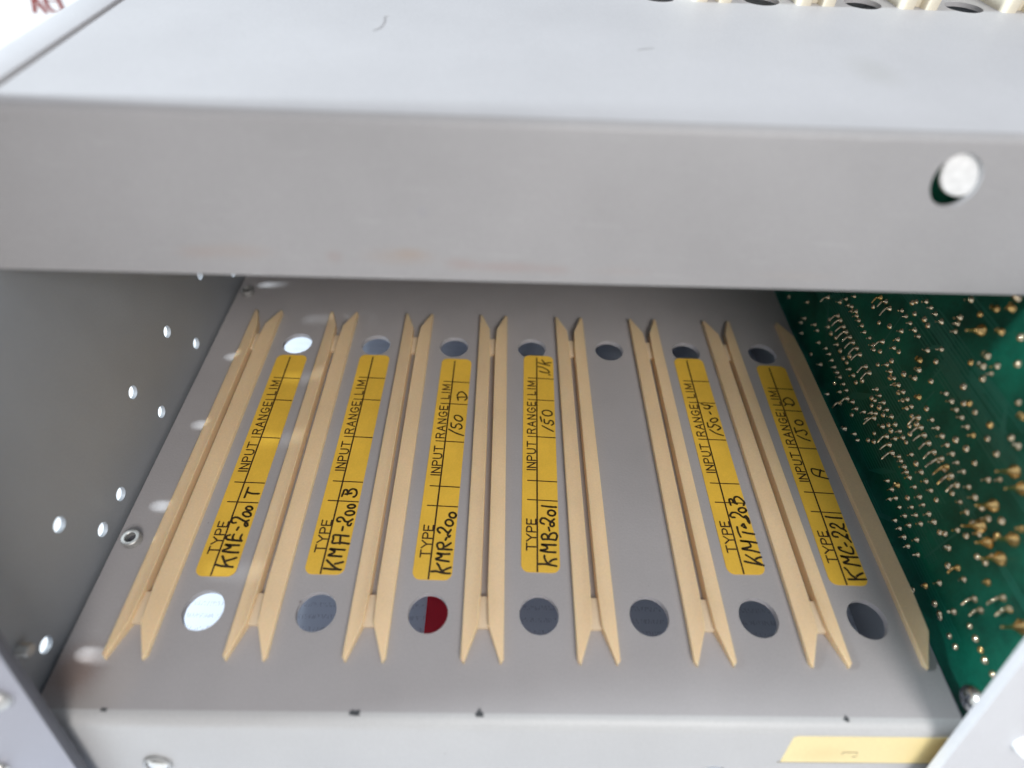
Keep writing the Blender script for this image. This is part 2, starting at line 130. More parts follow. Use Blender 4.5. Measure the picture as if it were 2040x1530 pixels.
GREY = (.415, .398, .404)
BROWN = (.20, .13, .09)
M = {}
M['deck'] = painted('lower tray paint', GREY, .5, .05, .25, specks=.55, spots=[
    (-98.6, -13.5, 0, 7.0, 6.0, 8, (.23, .165, .14), .8), (-93, -19, 0, 6, 4, 4, (.28, .25, .22), .35),
    (-88.9, -15, 0, 5, 6, 4, (.46, .42, .40), .4)])
M['flange'] = painted('lower flange paint', (.50, .50, .50), .45, .04, .2, specks=.5)
M['upper_deck'] = painted('upper tray paint', (.51, .51, .53), .5, .035, .15, specks=.35, spots=[
    (62, 73, 92, 5, 8, 4, (.38, .38, .37), .35)])
M['upper_flange'] = painted('upper flange paint with shade', (.355, .349, .356), .5, .05, .15, specks=.3, spots=[  # base grey darkened to stand for shade cast by camera and hand
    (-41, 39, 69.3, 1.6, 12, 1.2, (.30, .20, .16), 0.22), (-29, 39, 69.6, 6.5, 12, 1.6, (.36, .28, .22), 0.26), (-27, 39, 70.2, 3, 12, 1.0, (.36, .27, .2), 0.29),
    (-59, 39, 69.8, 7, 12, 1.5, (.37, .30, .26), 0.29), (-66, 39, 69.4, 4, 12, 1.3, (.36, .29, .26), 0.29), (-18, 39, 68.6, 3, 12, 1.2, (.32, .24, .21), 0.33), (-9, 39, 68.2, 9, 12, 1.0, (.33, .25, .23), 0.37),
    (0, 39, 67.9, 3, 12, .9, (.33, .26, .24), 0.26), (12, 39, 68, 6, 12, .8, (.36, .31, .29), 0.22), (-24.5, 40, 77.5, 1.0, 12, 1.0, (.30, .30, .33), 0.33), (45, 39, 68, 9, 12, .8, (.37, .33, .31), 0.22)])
M['wall'] = painted('side panel paint', (.315, .337, .365), .38, .05, .2)
M['rail_plate'] = painted('front rail paint', (.55, .555, .58), .42, .04, .15)
M['edge'] = painted('shaded edge and recess', (.09, .093, .11), .5, .15, .3)  # left rail edge's shade painted in; also darkens screw recess and bush bore
M['guide'] = painted('aged nylon', (.83, .625, .385), .40, .07, .06, specks=.25)
_g = M['guide'].node_tree.nodes['Principled BSDF']
_g.inputs['Subsurface Weight'].default_value = .35; _g.inputs['Subsurface Radius'].default_value = (1.0, .6, .3); _g.inputs['Subsurface Scale'].default_value = .0015
M['guide_pale'] = painted('pale nylon', (.72, .59, .42), .45, .04, .08)
M['label'] = painted('yellow foil', (.90, .56, .068), .33, .15, .1, grain=2500, coat=.1)
M['ink'] = plain('dark printing ink', (.035, .014, .006), .5)
M['pen'] = plain('dark brown marker', (.030, .018, .006), .45)
M['cream'] = painted('yellowed tape', (.86, .70, .34), .4, .05, .1, spots=[(8, -2, -6, 6, 6, 3, (.70, .52, .22), .4), (33, -2, -5, 3, 6, 8, (.66, .47, .18), .5)])
M['pencil'] = plain('faded print', (.22, .18, .10), .6)
M['steel'] = plain('zinc plated steel', (.72, .70, .66), .26, 1.0)
M['steel_dull'] = plain('dull steel', (.50, .50, .49), .45, .7)
M['solder'] = plain('bright solder', (.84, .72, .52), .13, 1.0)
M['gold_solder'] = plain('fluxed solder', (.86, .58, .24), .16, 1.0)
M['copper'] = plain('copper pad', (.72, .36, .18), .35, 1.0)
M['guide_white'] = painted('newer white nylon', (.80, .74, .60), .4, .04, .05)
M['nylon'] = plain('white nylon', (.86, .87, .87), .35)
M['chip'] = plain('worn bare metal', (.055, .06, .065), .6)
M['bench'] = painted('bench laminate', (.80, .81, .82), .5, .02, .05)
M['carton'] = painted('white card', (.68, .68, .69), .6, .02, .1)
M['red_ink'] = plain('red brown ink', (.20, .035, .03), .6)
M['red_card'] = painted('red card', (.85, .02, .045), .5, .1, .1)
M['dark'] = plain('dark hollow', (.02, .02, .022), .7)

def news():
    m, nt, b = mat('printed sheet under tray')
    tc = nd(nt, 'ShaderNodeTexCoord'); mp = nd(nt, 'ShaderNodeMapping'); mp.inputs['Scale'].default_value = (1900, 700, 1)
    nt.links.new(tc.outputs['Object'], mp.inputs['Vector'])
    n = noise(nt, mp.outputs[0], 1, 2); wv = nd(nt, 'ShaderNodeTexWave', bands_direction='Y')
    wv.inputs['Scale'].default_value = 90; wv.inputs['Distortion'].default_value = 1.0
    nt.links.new(tc.outputs['Object'], wv.inputs['Vector'])
    a = ramp(nt, n.outputs['Fac'], [(.50, (0, 0, 0)), (.56, (1, 1, 1))])
    k = nd(nt, 'ShaderNodeMath', operation='MULTIPLY'); nt.links.new(a.outputs[0], k.inputs[0])
    r2 = ramp(nt, wv.outputs['Fac'], [(.6, (0, 0, 0)), (.75, (1, 1, 1))]); nt.links.new(r2.outputs[0], k.inputs[1])
    k2 = nd(nt, 'ShaderNodeMath', operation='MULTIPLY'); nt.links.new(k.outputs[0], k2.inputs[0]); k2.inputs[1].default_value = .4
    nt.links.new(mix(nt, k2.outputs[0], (.78, .84, .95), (.40, .43, .52)), b.inputs['Base Color'])
    b.inputs['Roughness'].default_value = .7
    return m
M['news'] = news()

def pcb():
    m, nt, b = mat('green solder mask')
    tc = nd(nt, 'ShaderNodeTexCoord'); v = tc.outputs['Object']
    n = noise(nt, v, 55, 7, .65); n2 = noise(nt, v, 1400, 3)
    r = ramp(nt, n.outputs['Fac'], [(.30, (.003, .045, .030)), (.70, (.007, .180, .112))])
    r2 = ramp(nt, n2.outputs['Fac'], [(.3, (.8, .8, .8)), (.7, (1, 1, 1))])
    mm = nd(nt, 'ShaderNodeMix', data_type='RGBA', blend_type='MULTIPLY'); mm.inputs[0].default_value = 1
    nt.links.new(r.outputs[0], mm.inputs[6]); nt.links.new(r2.outputs[0], mm.inputs[7])
    nt.links.new(mm.outputs[2], b.inputs['Base Color'])
    b.inputs['Roughness'].default_value = .36; b.inputs['Specular IOR Level'].default_value = .2
    bp_ = nd(nt, 'ShaderNodeBump'); bp_.inputs['Strength'].default_value = .25; bp_.inputs['Distance'].default_value = .0002
    nt.links.new(n2.outputs['Fac'], bp_.inputs['Height']); nt.links.new(bp_.outputs[0], b.inputs['Normal'])
    return m
M['pcb'] = pcb()
M['trace'] = plain('masked copper trace', (.006, .125, .088), .36)

# ------------------------------------------------------------------ mesh helpers (all in mm)
def build(name, bm, m, parent=None, loc=None, angle=32):
    bmesh.ops.recalc_face_normals(bm, faces=bm.faces[:])
    for v in bm.verts: v.co *= MM
    me = bpy.data.meshes.new(name); bm.to_mesh(me); bm.free()
    me.materials.append(m)
    for p in me.polygons: p.use_smooth = True
    me.set_sharp_from_angle(angle=math.radians(angle))
    o = bpy.data.objects.new(name, me); C.objects.link(o)
    if parent: o.parent = parent
    if loc: o.location = [c*MM for c in loc]
    return o
def tag(o, label=None, cat=None, group=None, kind=None):
    for k, v in (('label', label), ('category', cat), ('group', group), ('kind', kind)):
        if v: o[k] = v
    return o
def empty(name, loc, label=None, cat=None, group=None, rz=0):
    o = bpy.data.objects.new(name, None); C.objects.link(o); o.empty_display_size = .005
    o.location = [c*MM for c in loc]; o.rotation_euler.z = rz
    return tag(o, label, cat, group)
def circle(cx, cy, r, n=40): return [(cx+r*math.cos(2*math.pi*i/n), cy+r*math.sin(2*math.pi*i/n)) for i in range(n)]
def add_sheet(bm, outer, holes, f, thick):
    """Flat plate with holes. f(a, b, t) gives the point; t runs 0 (show face) .. thick (back)."""
    edges = []; loops = [outer]+[circle(*h) for h in holes]
    for lp in loops:
        vs = [bm.verts.new(f(a, b, 0)) for a, b in lp]
        edges += [bm.edges.new((vs[i], vs[(i+1) % len(vs)])) for i in range(len(vs))]
    res = bmesh.ops.triangle_fill(bm, use_beauty=True, use_dissolve=False, edges=edges)
    faces = [g for g in res['geom'] if isinstance(g, bmesh.types.BMFace)]
    ex = bmesh.ops.extrude_face_region(bm, geom=faces)
    d = Vector(f(0, 0, thick))-Vector(f(0, 0, 0))
    for v in [g for g in ex['geom'] if isinstance(g, bmesh.types.BMVert)]: v.co += d
def add_box(bm, x0, x1, y0, y1, z0, z1, bev=0):
    r = bmesh.ops.create_cube(bm, size=1)
    for v in r['verts']:
        v.co = Vector(((x0+x1)/2+v.co.x*(x1-x0), (y0+y1)/2+v.co.y*(y1-y0), (z0+z1)/2+v.co.z*(z1-z0)))
    if bev:
        es = list({e for v in r['verts'] for e in v.link_edges})
        bmesh.ops.bevel(bm, geom=es, offset=bev, segments=2, affect='EDGES', profile=.6)
def add_lathe(bm, prof, mtx=Matrix(), n=28):
    rings = []
    for r, h in prof:
        if r < 1e-6: rings.append([bm.verts.new(mtx @ Vector((0, 0, h)))])
        else: rings.append([bm.verts.new(mtx @ Vector((r*math.cos(2*math.pi*i/n), r*math.sin(2*math.pi*i/n), h))) for i in range(n)])
    for a, b in zip(rings, rings[1:]):
        for i in range(n):
            j = (i+1) % n
            if len(a) == 1 and len(b) == 1: continue
            if len(a) == 1: bm.faces.new((a[0], b[i], b[j]))
            elif len(b) == 1: bm.faces.new((a[i], a[j], b[0]))
            else: bm.faces.new((a[i], a[j], b[j], b[i]))
def add_tube(bm, pts, rad, n=8):
    pts = [Vector(p) for p in pts]; rs = rad if isinstance(rad, (list, tuple)) else [rad]*len(pts)
    up = None; rings = []
    for i, p in enumerate(pts):
        t = (pts[min(i+1, len(pts)-1)]-pts[max(i-1, 0)]).normalized()
        a = t.orthogonal().normalized() if up is None else (up-t*up.dot(t)).normalized()
        up = a; b = t.cross(a)
        rings.append([bm.verts.new(p+(a*math.cos(2*math.pi*k/n)+b*math.sin(2*math.pi*k/n))*rs[i]) for k in range(n)])
    for a, b in zip(rings, rings[1:]):
        for k in range(n): bm.faces.new((a[k], a[(k+1) % n], b[(k+1) % n], b[k]))
    bm.faces.new(rings[0][::-1]); bm.faces.new(rings[-1])
def smooth_path(pts, sub=5):
    if len(pts) < 3: return pts
    out = []
    for i in range(len(pts)-1):
        p0 = pts[max(i-1, 0)]; p1 = pts[i]; p2 = pts[i+1]; p3 = pts[min(i+2, len(pts)-1)]
        for k in range(sub):
            t = k/sub
            out.append(tuple(.5*((2*b)+(c-a)*t+(2*a-5*b+4*c-d)*t*t+(3*b-a-3*c+d)*t**3) for a, b, c, d in zip(p0, p1, p2, p3)))
    out.append(pts[-1]); return out
def add_stroke(bm, pts, width, z, f=None, jitter=0, cap=True, thick=.03):
    """A flat inked line: ribbon with round ends on the plane z (or through f(a, b, h))."""
    f = f or (lambda a, b, h: (a, b, h))
    pts = [Vector(p) for p in pts]
    n = len(pts); L = []; R_ = []
    for i, p in enumerate(pts):
        t = pts[min(i+1, n-1)]-pts[max(i-1, 0)]
        if t.length < 1e-6: t = Vector((1, 0))
        t.normalize(); nn = Vector((-t.y, t.x)); hw = width/2*(1+random.uniform(-jitter, jitter))
        L.append(p+nn*hw); R_.append(p-nn*hw)
    poly = []
    if cap:
        for end, seq in ((0, None), (n-1, None)):
            pass
        t0 = (pts[0]-pts[1]).normalized(); t1 = (pts[-1]-pts[-2]).normalized()
        def arc(p, t, hw, flip):
            nn = Vector((-t.y, t.x)); s = []
            for k in range(1, 6):
                a = math.pi*k/6
                s.append(p+nn*hw*math.cos(a)+t*hw*math.sin(a))
            return s
        c0 = arc(pts[0], t0, width/2, 0); c1 = arc(pts[-1], t1, width/2, 0)
    else: c0 = c1 = []
    lv = [bm.verts.new(f(p.x, p.y, z)) for p in L]; rv = [bm.verts.new(f(p.x, p.y, z)) for p in R_]
    for i in range(n-1):
        try: bm.faces.new((lv[i], lv[i+1], rv[i+1], rv[i]))
        except ValueError: pass
    if cap:
        v1 = [bm.verts.new(f(p.x, p.y, z)) for p in c1]; bm.faces.new([lv[-1]]+v1+[rv[-1]])
        v0 = [bm.verts.new(f(p.x, p.y, z)) for p in c0]; bm.faces.new([rv[0]]+v0+[lv[0]])
def copy_tree(o, parent=None):
    c = o.copy(); C.objects.link(c)
    if parent: c.parent = parent
    for ch in list(o.children): copy_tree(ch, c)
    return c
def bend_strip(bm, prof, xs, fx=lambda x: 0.0, thick=1.2):
    """Sweep an (y, z) profile along x (list), with a second skin behind it."""
    def ofs(k):
        out = []
        for i, (y, z) in enumerate(prof):
            a = prof[max(i-1, 0)]; b = prof[min(i+1, len(prof)-1)]
            ty, tz = b[0]-a[0], b[1]-a[1]; l = math.hypot(ty, tz); out.append((y-tz/l*k, z+ty/l*k))
        return out
    skins = []
    for pr in (prof, ofs(thick)):
        skins.append([[bm.verts.new((x, y+fx(x), z)) for y, z in pr] for x in xs])
    for s in skins:
        for a, b in zip(s, s[1:]):
            for i in range(len(prof)-1): bm.faces.new((a[i], a[i+1], b[i+1], b[i]))
    a, b = skins
    for i in range(len(xs)-1):
        for k in (0, len(prof)-1): bm.faces.new((a[i][k], a[i+1][k], b[i+1][k], b[i][k]))
    for e in (0, len(xs)-1):
        for k in range(len(prof)-1): bm.faces.new((a[e][k], a[e][k+1], b[e][k+1], b[e][k]))

# ------------------------------------------------------------------ setting
bm = bmesh.new(); add_box(bm, -900, 900, -700, 1100, -60, -38)
tag(build('bench_top', bm, M['bench']), kind='structure', label='pale bench surface under and around the chassis')

# ------------------------------------------------------------------ lower tray
PITCH = 25.4
tray = empty('card_tray', (0, 0, 0), 'lower grey metal card tray carrying yellow labels, round holes and cream guides', 'card tray')
LEAN = .32                                     # both front flanges lean with the front rails
BA = math.atan(1/LEAN)
def bend_profile(y0, z0, r, n=8):              # from the deck edge round to the leaning flange
    zc = z0-r; zend = zc+r*math.cos(BA); yc = y0+LEAN*(zend-z0)+r*math.sin(BA)
    return [(yc-r*math.sin(BA*k/n), zc+r*math.cos(BA*k/n)) for k in range(n+1)]
arc = bend_profile(-22.4, 0, 3.0)
outer = [(-102.9, arc[0][0]), (88.0, arc[0][0]), (88.6, 30), (90.4, 150), (-103.1, 150)]
holes = [((i-3)*PITCH, y, 4.55) for i in range(7) for y in (0, 86.15)]
bm = bmesh.new(); add_sheet(bm, outer, holes, lambda a, b, t: (a, b, -t), 1.6)
build('deck', bm, M['deck'], tray)
bm = bmesh.new()
bend_strip(bm, arc, [-103.4, 88.0], thick=1.6)
low = lambda a, b, t: (a, -22.4+LEAN*b+t, b)
add_sheet(bm, [(-103.4, -20.8), (88.0, -20.8), (88.0, arc[-1][1]), (-103.4, arc[-1][1])], [(38.6, -17.2, 3.0)], low, 1.6)
build('front_flange', bm, M['flange'], tray)
bm = bmesh.new(); add_box(bm, -102.9, -101.7, -20, 150, -13, -1.65); build('seam_light_block', bm, M['wall'], tray)  # unseen strip added to keep bench light out of the wall seam
def blot(name, cx, cy, rx, ry, seed, tri=False):
    rnd = random.Random(seed); bm = bmesh.new(); pts = []
    for i in range(22):
        a = 2*math.pi*i/22; k = rnd.uniform(.65, 1.1)
        x = math.cos(a); y = math.sin(a)
        if tri: x *= (.35 if y > .2 else 1.0)
        else: x = max(-.85, min(.85, x)); y = max(-.8, min(.8, y))
        pts.append(bm.verts.new((cx+x*rx*k, cy+y*ry*k, .05)))
    bm.faces.new(pts); return build(name, bm, M['chip'], tray)
blot('paint_chip', -38.3, -20.35, 1.45, .75, 3); blot('paint_chip', -12.9, -20.2, 1.1, .95, 5, True)
blot('paint_chip', -89.0, -20.3, .9, .5, 8); blot('paint_chip', 63.4, -20.4, .8, .7, 11, True)

# ------------------------------------------------------------------ upper tray
ZU = 92.0
upper = empty('card_tray', (0, 0, 0), 'upper pale grey card tray filling the top, with one hole in its deep front flange', 'card tray')
arc = bend_profile(46.5, ZU, 1.9)
outer = [(-103.6, arc[0][0]), (150, arc[0][0]), (150, 220), (-95.4, 220), (-95.4, 50.5), (-103.6, 50.5)]
holes = [((i-3)*PITCH+1.2, 117.2, 4.4) for i in range(9)]
bm = bmesh.new(); add_sheet(bm, outer, holes, lambda a, b, t: (a, b, ZU-t), 1.0)
build('deck', bm, M['upper_deck'], upper)
bm = bmesh.new(); bend_strip(bm, arc, [-103.6, 150], thick=1.0)
HOLE = (67.9, 84.95)
upf = lambda a, b, t: (a, 46.5+LEAN*(b-ZU)+t, b)
add_sheet(bm, [(-103.6, 65.5), (150, 65.5), (150, arc[-1][1]), (-103.6, arc[-1][1])], [(HOLE[0], HOLE[1], 4.3)], upf, 1.0)
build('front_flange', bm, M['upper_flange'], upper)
bm = bmesh.new(); add_box(bm, 150.2, 151.4, 40, 220, 20, 92); build('end_light_block', bm, M['wall'], upper)  # added out of view to keep light from under the upper deck

# ------------------------------------------------------------------ side wall with holes
wall = empty('side_panel', (-104, 0, 0), 'grey metal side panel with bright round holes at left of tray', 'panel')
WH = [(114.4, 6.0), (122.9, 3.0), (70.3, 19.1), (79.1, 5.9), (48.0, 18.9), (52.3, 5.6), (26.5, 5.0), (11.1, 18.2), (16.85, 4.9), (-9.2, 4.2), (96.0, 19.2)]
outer = [(-24.8-.32*20, -20), (150, -20), (150, 90.95), (50.5, 90.95), (49.5, 138), (-24.8+.32*138, 138)]
bm = bmesh.new(); add_sheet(bm, outer, [(y, z, 1.75, 24) for y, z in WH], lambda a, b, t: (-t, a, b), 1.0)
build('panel', bm, M['wall'], wall)
bm = bmesh.new(); add_box(bm, 0.0, 7.7, 51.3, 150, 91.0, 92.5, .35); build('top_flange', bm, M['rail_plate'], wall)

e = empty('rear_light_block', (0, 151, 0), 'unseen grey panel added to block light at the back of the chassis', 'panel')
bm = bmesh.new(); add_box(bm, -103.9, 170, 0, 1.2, -37.9, 90); build('panel', bm, M['wall'], e)  # added to stop light entering from behind
e = empty('side_panel', (96.2, 0, 0), 'hidden grey panel added behind the green circuit board to block light', 'panel')
bm = bmesh.new(); add_sheet(bm, [(-24, -37.9), (150, -37.9), (150, 90.5), (48, 90.5), (0, 70)], [], lambda a, b, t: (t, a, b), 1.0); build('panel', bm, M['wall'], e)  # added to stop light entering below the board
# ------------------------------------------------------------------ front frame rails (lean back 18 degrees)
TILT = math.atan(.32); RY = -27.0
M['rail_plate_lilac'] = painted('lilac grey rail paint', (.325, .33, .385), .42, .04, .15)  # darker and bluer than the right rail
def front_rail(x0, x1, label):
    r = empty('front_rail', (0, RY, 0), label, 'frame rail')
    bm = bmesh.new(); add_box(bm, x0, x1, 0, 2.1, -38.5, 92, .25)
    for v in bm.verts:
        y, z = v.co.y, v.co.z
        v.co.y = y*math.cos(TILT)+z*math.sin(TILT); v.co.z = z*math.cos(TILT)-y*math.sin(TILT)
    o = build('plate', bm, M['rail_plate_lilac' if x1 < 0 else 'rail_plate'], r)
    o.data.materials.append(M['edge'])
    if x1 < 0:
        for p in o.data.polygons:
            if p.normal.x > .9: p.material_index = 1
    return r
front_rail(-140, -94.0, 'slanted lilac grey front rail with dark edge at bottom left')
front_rail(82.0, 130, 'slanted white front rail covering the bottom right corner')
def on_rail(x, s, h=0):   # point on a rail face, s mm up the slope, h mm out of the face
    return Vector((x, RY+s*math.sin(TILT)-h*math.cos(TILT), s*math.cos(TILT)+h*math.sin(TILT)))
RAILM = Matrix.Rotation(math.pi/2-TILT, 4, 'X')     # local +z out of the face

# ------------------------------------------------------------------ screws
def cross_cut(bm, mtx, h, l, w_, d):
    pass
def pan_screw(name, loc, mtx, r, h, label, slot_angle=.6, slot=True, m='steel', cat='screw'):
    e = empty(name, loc, label, cat)
    bm = bmesh.new()
    prof = [(0, h*.98), (r*.35, h), (r*.65, h*.88), (r*.88, h*.6), (r, h*.25), (r, 0), (0, 0)]
    add_lathe(bm, prof, mtx)
    build('head', bm, M[m], e)
    if slot:
        bm = bmesh.new()
        for a in (slot_angle, slot_angle+math.pi/2):
            r_ = bmesh.ops.create_cube(bm, size=1)
            for v in r_['verts']:
                p = Vector((v.co.x*r*1.05, v.co.y*r*.22, h*.88+v.co.z*h*.26))
                v.co = mtx @ (Matrix.Rotation(a, 4, 'Z') @ p)
        build('cross_recess', bm, M['edge'], e)
    return e
p = on_rail(-99.2, 16.7); pan_screw('screw', p, RAILM, 2.6, 1.8, 'round headed screw on the left front rail, cut by frame edge', m='steel_dull', slot=False)
p = on_rail(-109.2, -7.4); pan_screw('screw', p, RAILM, 2.4, 1.6, 'bright screw head low in the bottom left corner', slot=False, m='steel')
p = on_rail(94.8, 5.2); pan_screw('screw', p, RAILM, 2.2, 3.4, 'white capped stud at right image edge on white front rail', slot=False, m='nylon')
PX = Matrix.Rotation(-math.pi/2, 4, 'Y')            # local +z -> -x
pan_screw('screw', (91.9, -17.0, .9), PX, 3.2, 1.9, 'silver cross head screw fixed to the green circuit board', .35, m='steel')
# threaded screw end poking through the wall
e = empty('screw', (-104, -12.2, 10.6), 'threaded screw end poking through the side panel beside dark rail edge', 'screw')
bm = bmesh.new(); prof = [(0, 2.3)]
for k in range(4): prof += [(1.1, 2.25-k*.6), (1.45, 1.95-k*.6)]
prof += [(1.2, -.2), (0, -.2)]
add_lathe(bm, prof, Matrix.Rotation(math.pi/2, 4, 'Y')); build('thread', bm, M['steel_dull'], e)
# flange screw
e = pan_screw('screw', low(-81.6, -15.0, -.05), RAILM, 2.3, .8, 'shiny screw head at bottom left of the lower front flange', .2, False)
bm = bmesh.new(); add_lathe(bm, [(2.35, 0), (2.35, .5), (2.6, .7), (3.0, .5), (3.1, 0)], RAILM); build('washer', bm, M['steel_dull'], e)
# nylon plug in the upper flange hole
PM = Matrix.Rotation(math.pi/2-math.atan(LEAN), 4, 'X')
o = upf(HOLE[0], HOLE[1], 0)
bm = bmesh.new(); add_lathe(bm, [(0, .3), (4.1, .28), (4.4, .15), (4.5, 0), (4.5, -.4), (0, -.4)], Matrix.Translation((2.05, 1.6, 1.35)) @ PM, 48)
tag(build('plug', bm, M['nylon'], None, o), 'white nylon plug behind the hole of the upper flange, dark gap at lower left', 'plug')

# ------------------------------------------------------------------ spacer bushes on the tray
def bush(x, y, label):
    e = empty('spacer_bush', (x, y, 0), label, 'bush')
    bm = bmesh.new()
    add_lathe(bm, [(1.25, -.5), (1.25, 1.7), (1.4, 1.85), (2.0, 1.85), (2.15, 1.7), (2.2, 0), (2.2, -.5)]); build('collar', bm, M['steel_dull'], e)
    bm = bmesh.new(); add_lathe(bm, [(0, .35), (1.24, .35)]); build('bore', bm, M['edge'], e)
bush(-98.9, 16.6, 'bright ringed metal bush near the front of the left tray edge')
bush(-99.4, 110.4, 'dark metal bush at the back left corner of tray')

# ------------------------------------------------------------------ card guides
def rail_bm(side):
    """One nylon rail: mitred to a point at both ends, point on the outer side."""
    s = side; xi, xo, xt = .78*s, 4.65*s, 3.95*s
    pts = [(1.2*s, -3.4), (xt, -10.9), (xo, -10.0), (xo, 100.0), (xt, 100.6), (1.15*s, 92.4), (xi, 84), (xi, 40), (xi, 5)]
    bm = bmesh.new()
    H = 2.7
    def ztop(x, y):
        if y < -7: return H-.42*(-7-y)
        if y > 97: return H-.35*(y-97)
        return H
    top = [bm.verts.new((x, y, ztop(x, y))) for x, y in pts]; bot = [bm.verts.new((x-(.10*s if abs(x-xi) < .01 else 0), y, -.02)) for x, y in pts]
    n = len(pts); bm.faces.new(top); bm.faces.new(bot[::-1])
    for i in range(n): bm.faces.new((top[i], top[(i+1) % n], bot[(i+1) % n], bot[i]))
    bmesh.ops.recalc_face_normals(bm, faces=bm.faces[:])
    tope = [e for e in bm.edges if all(v.co.z > .8 for v in e.verts)]
    bmesh.ops.bevel(bm, geom=tope, offset=.28, segments=3, affect='EDGES', profile=.5)
    return bm
def bridge_bm(y0, y1):
    bm = bmesh.new(); add_box(bm, -1.6, 1.6, y0, y1, -.02, 1.35, .25); return bm
GL = ['leftmost cream card guide with light spots, beside the holed side panel',
 'cream card guide between the yellow labels marked T and B',
 'cream card guide right of the label marked B, left of the half red hole',
 'cream card guide left of the VK label, right of the half red hole',
 'cream card guide just right of the VK label, left side of bare strip',
 'cream card guide just left of the 150-4 label, right side of bare strip',
 'cream card guide between the 150-4 label and the label marked A']
g0 = empty('card_guide', (-88.9, 0, 0), GL[0], 'card guide', 'cream guides on the lower tray')
for s in (-1, 1): build('rail', rail_bm(s), M['guide'], g0, angle=40)
build('end_bridge', bridge_bm(-3.5, 3.6), M['guide_pale'], g0); build('end_bridge', bridge_bm(82, 89), M['guide_pale'], g0)
for i in range(1, 7):
    c = copy_tree(g0); c.location.x = (-88.9+PITCH*i)*MM; c['label'] = GL[i]; c.rotation_euler.z = random.uniform(-.0022, .0022)
gh = build('card_guide', rail_bm(-1), M['guide'], None, (88.9, 0, 0), 40)
tag(gh, 'single cream guide rail along the edge of the green circuit board', 'card guide', 'cream guides on the lower tray')
def blunt_rail_bm(side):
    bm = bmesh.new(); s = side
    pts = [(.9*s, 0), (1.5*s, -1.3), (4.2*s, -1.3), (5.0*s, 0), (5.0*s, 100), (.9*s, 100)]
    top = [bm.verts.new((x, y, 7.5)) for x, y in pts]; bot = [bm.verts.new((x, y, -.02)) for x, y in pts]
    n = len(pts); bm.faces.new(top); bm.faces.new(bot[::-1])
    for i in range(n): bm.faces.new((top[i], top[(i+1) % n], bot[(i+1) % n], bot[i]))
    bmesh.ops.recalc_face_normals(bm, faces=bm.faces[:])
    bmesh.ops.bevel(bm, geom=[e for e in bm.edges if any(v.co.z > 1 for v in e.verts)], offset=.6, segments=3, affect='EDGES', profile=.5)
    return bm
UL = [(38.1+1.2, 'pale guide end at top edge, furthest left on the upper tray'), (63.5+1.2, 'pale guide end at top edge, left of the middle upper hole'),
      (88.9+1.2, 'pale guide end between the two rightmost upper tray holes'), (114.3+1.2, 'pale guide end in the top right corner')]
u0 = None
for x, lab in UL:
    if u0 is None:
        c = u0 = empty('card_guide', (0, 0, 0), lab, 'card guide', 'pale guides on the upper tray')
        for sd in (-1, 1): build('rail', blunt_rail_bm(sd), M['guide_white'], u0, angle=40)
        bm = bmesh.new(); add_box(bm, -1.2, 1.2, .8, 7, -.02, 6.0, .3); build('end_bridge', bm, M['guide_white'], u0)
    else: c = copy_tree(u0); c['label'] = lab
    c.location = (x*MM, .1150, (ZU+.01)*MM)

# ------------------------------------------------------------------ yellow labels
FONT = {  # strokes in a unit box: a along the line, h up
 'T': (.86, [[(0, 1), (.86, 1)], [(.43, 1), (.43, 0)]]),
 'Y': (.9, [[(0, 1), (.45, .48), (.9, 1)], [(.45, .48), (.45, 0)]]),
 'P': (.72, [[(0, 0), (0, 1), (.45, 1), (.64, .93), (.72, .75), (.64, .56), (.45, .48), (0, .48)]]),
 'E': (.66, [[(.66, 1), (0, 1), (0, 0), (.66, 0)], [(0, .52), (.56, .52)]]),
 'I': (.0, [[(0, 0), (0, 1)]]),
 'N': (.74, [[(0, 0), (0, 1), (.74, 0), (.74, 1)]]),
 'U': (.74, [[(0, 1), (0, .3), (.1, .08), (.37, 0), (.64, .08), (.74, .3), (.74, 1)]]),
 'R': (.74, [[(0, 0), (0, 1), (.45, 1), (.66, .93), (.74, .76), (.66, .6), (.45, .52), (0, .52)], [(.42, .52), (.76, 0)]]),
 'A': (.84, [[(0, 0), (.42, 1), (.84, 0)], [(.14, .34), (.7, .34)]]),
 'G': (.82, [[(.78, .78), (.66, .94), (.42, 1), (.16, .9), (.02, .64), (.02, .36), (.16, .1), (.42, 0), (.68, .06), (.82, .2), (.82, .46), (.48, .46)]]),
 'L': (.6, [[(0, 1), (0, 0), (.6, 0)]]),
 'M': (.92, [[(0, 0), (0, 1), (.46, .12), (.92, 1), (.92, 0)]]),
}
def set_word(bm, word, y0, y1, xbase, hgt, z, wd, f):
    ws = [FONT[c][0] for c in word]; gap_n = len(word)-1
    wmin = 1.0
    total_w = sum(ws); k = hgt*.92
    gap = ((y1-y0)-total_w*k)/max(1, gap_n)
    y = y0
    for c, w_ in zip(word, ws):
        for st in FONT[c][1]:
            pts = [f(xbase-h*hgt, y+a*k) for a, h in st]
            for p, q in zip(pts, pts[1:]):
                z += .0006; add_stroke(bm, [p, q], wd, z)
        y += w_*k+gap
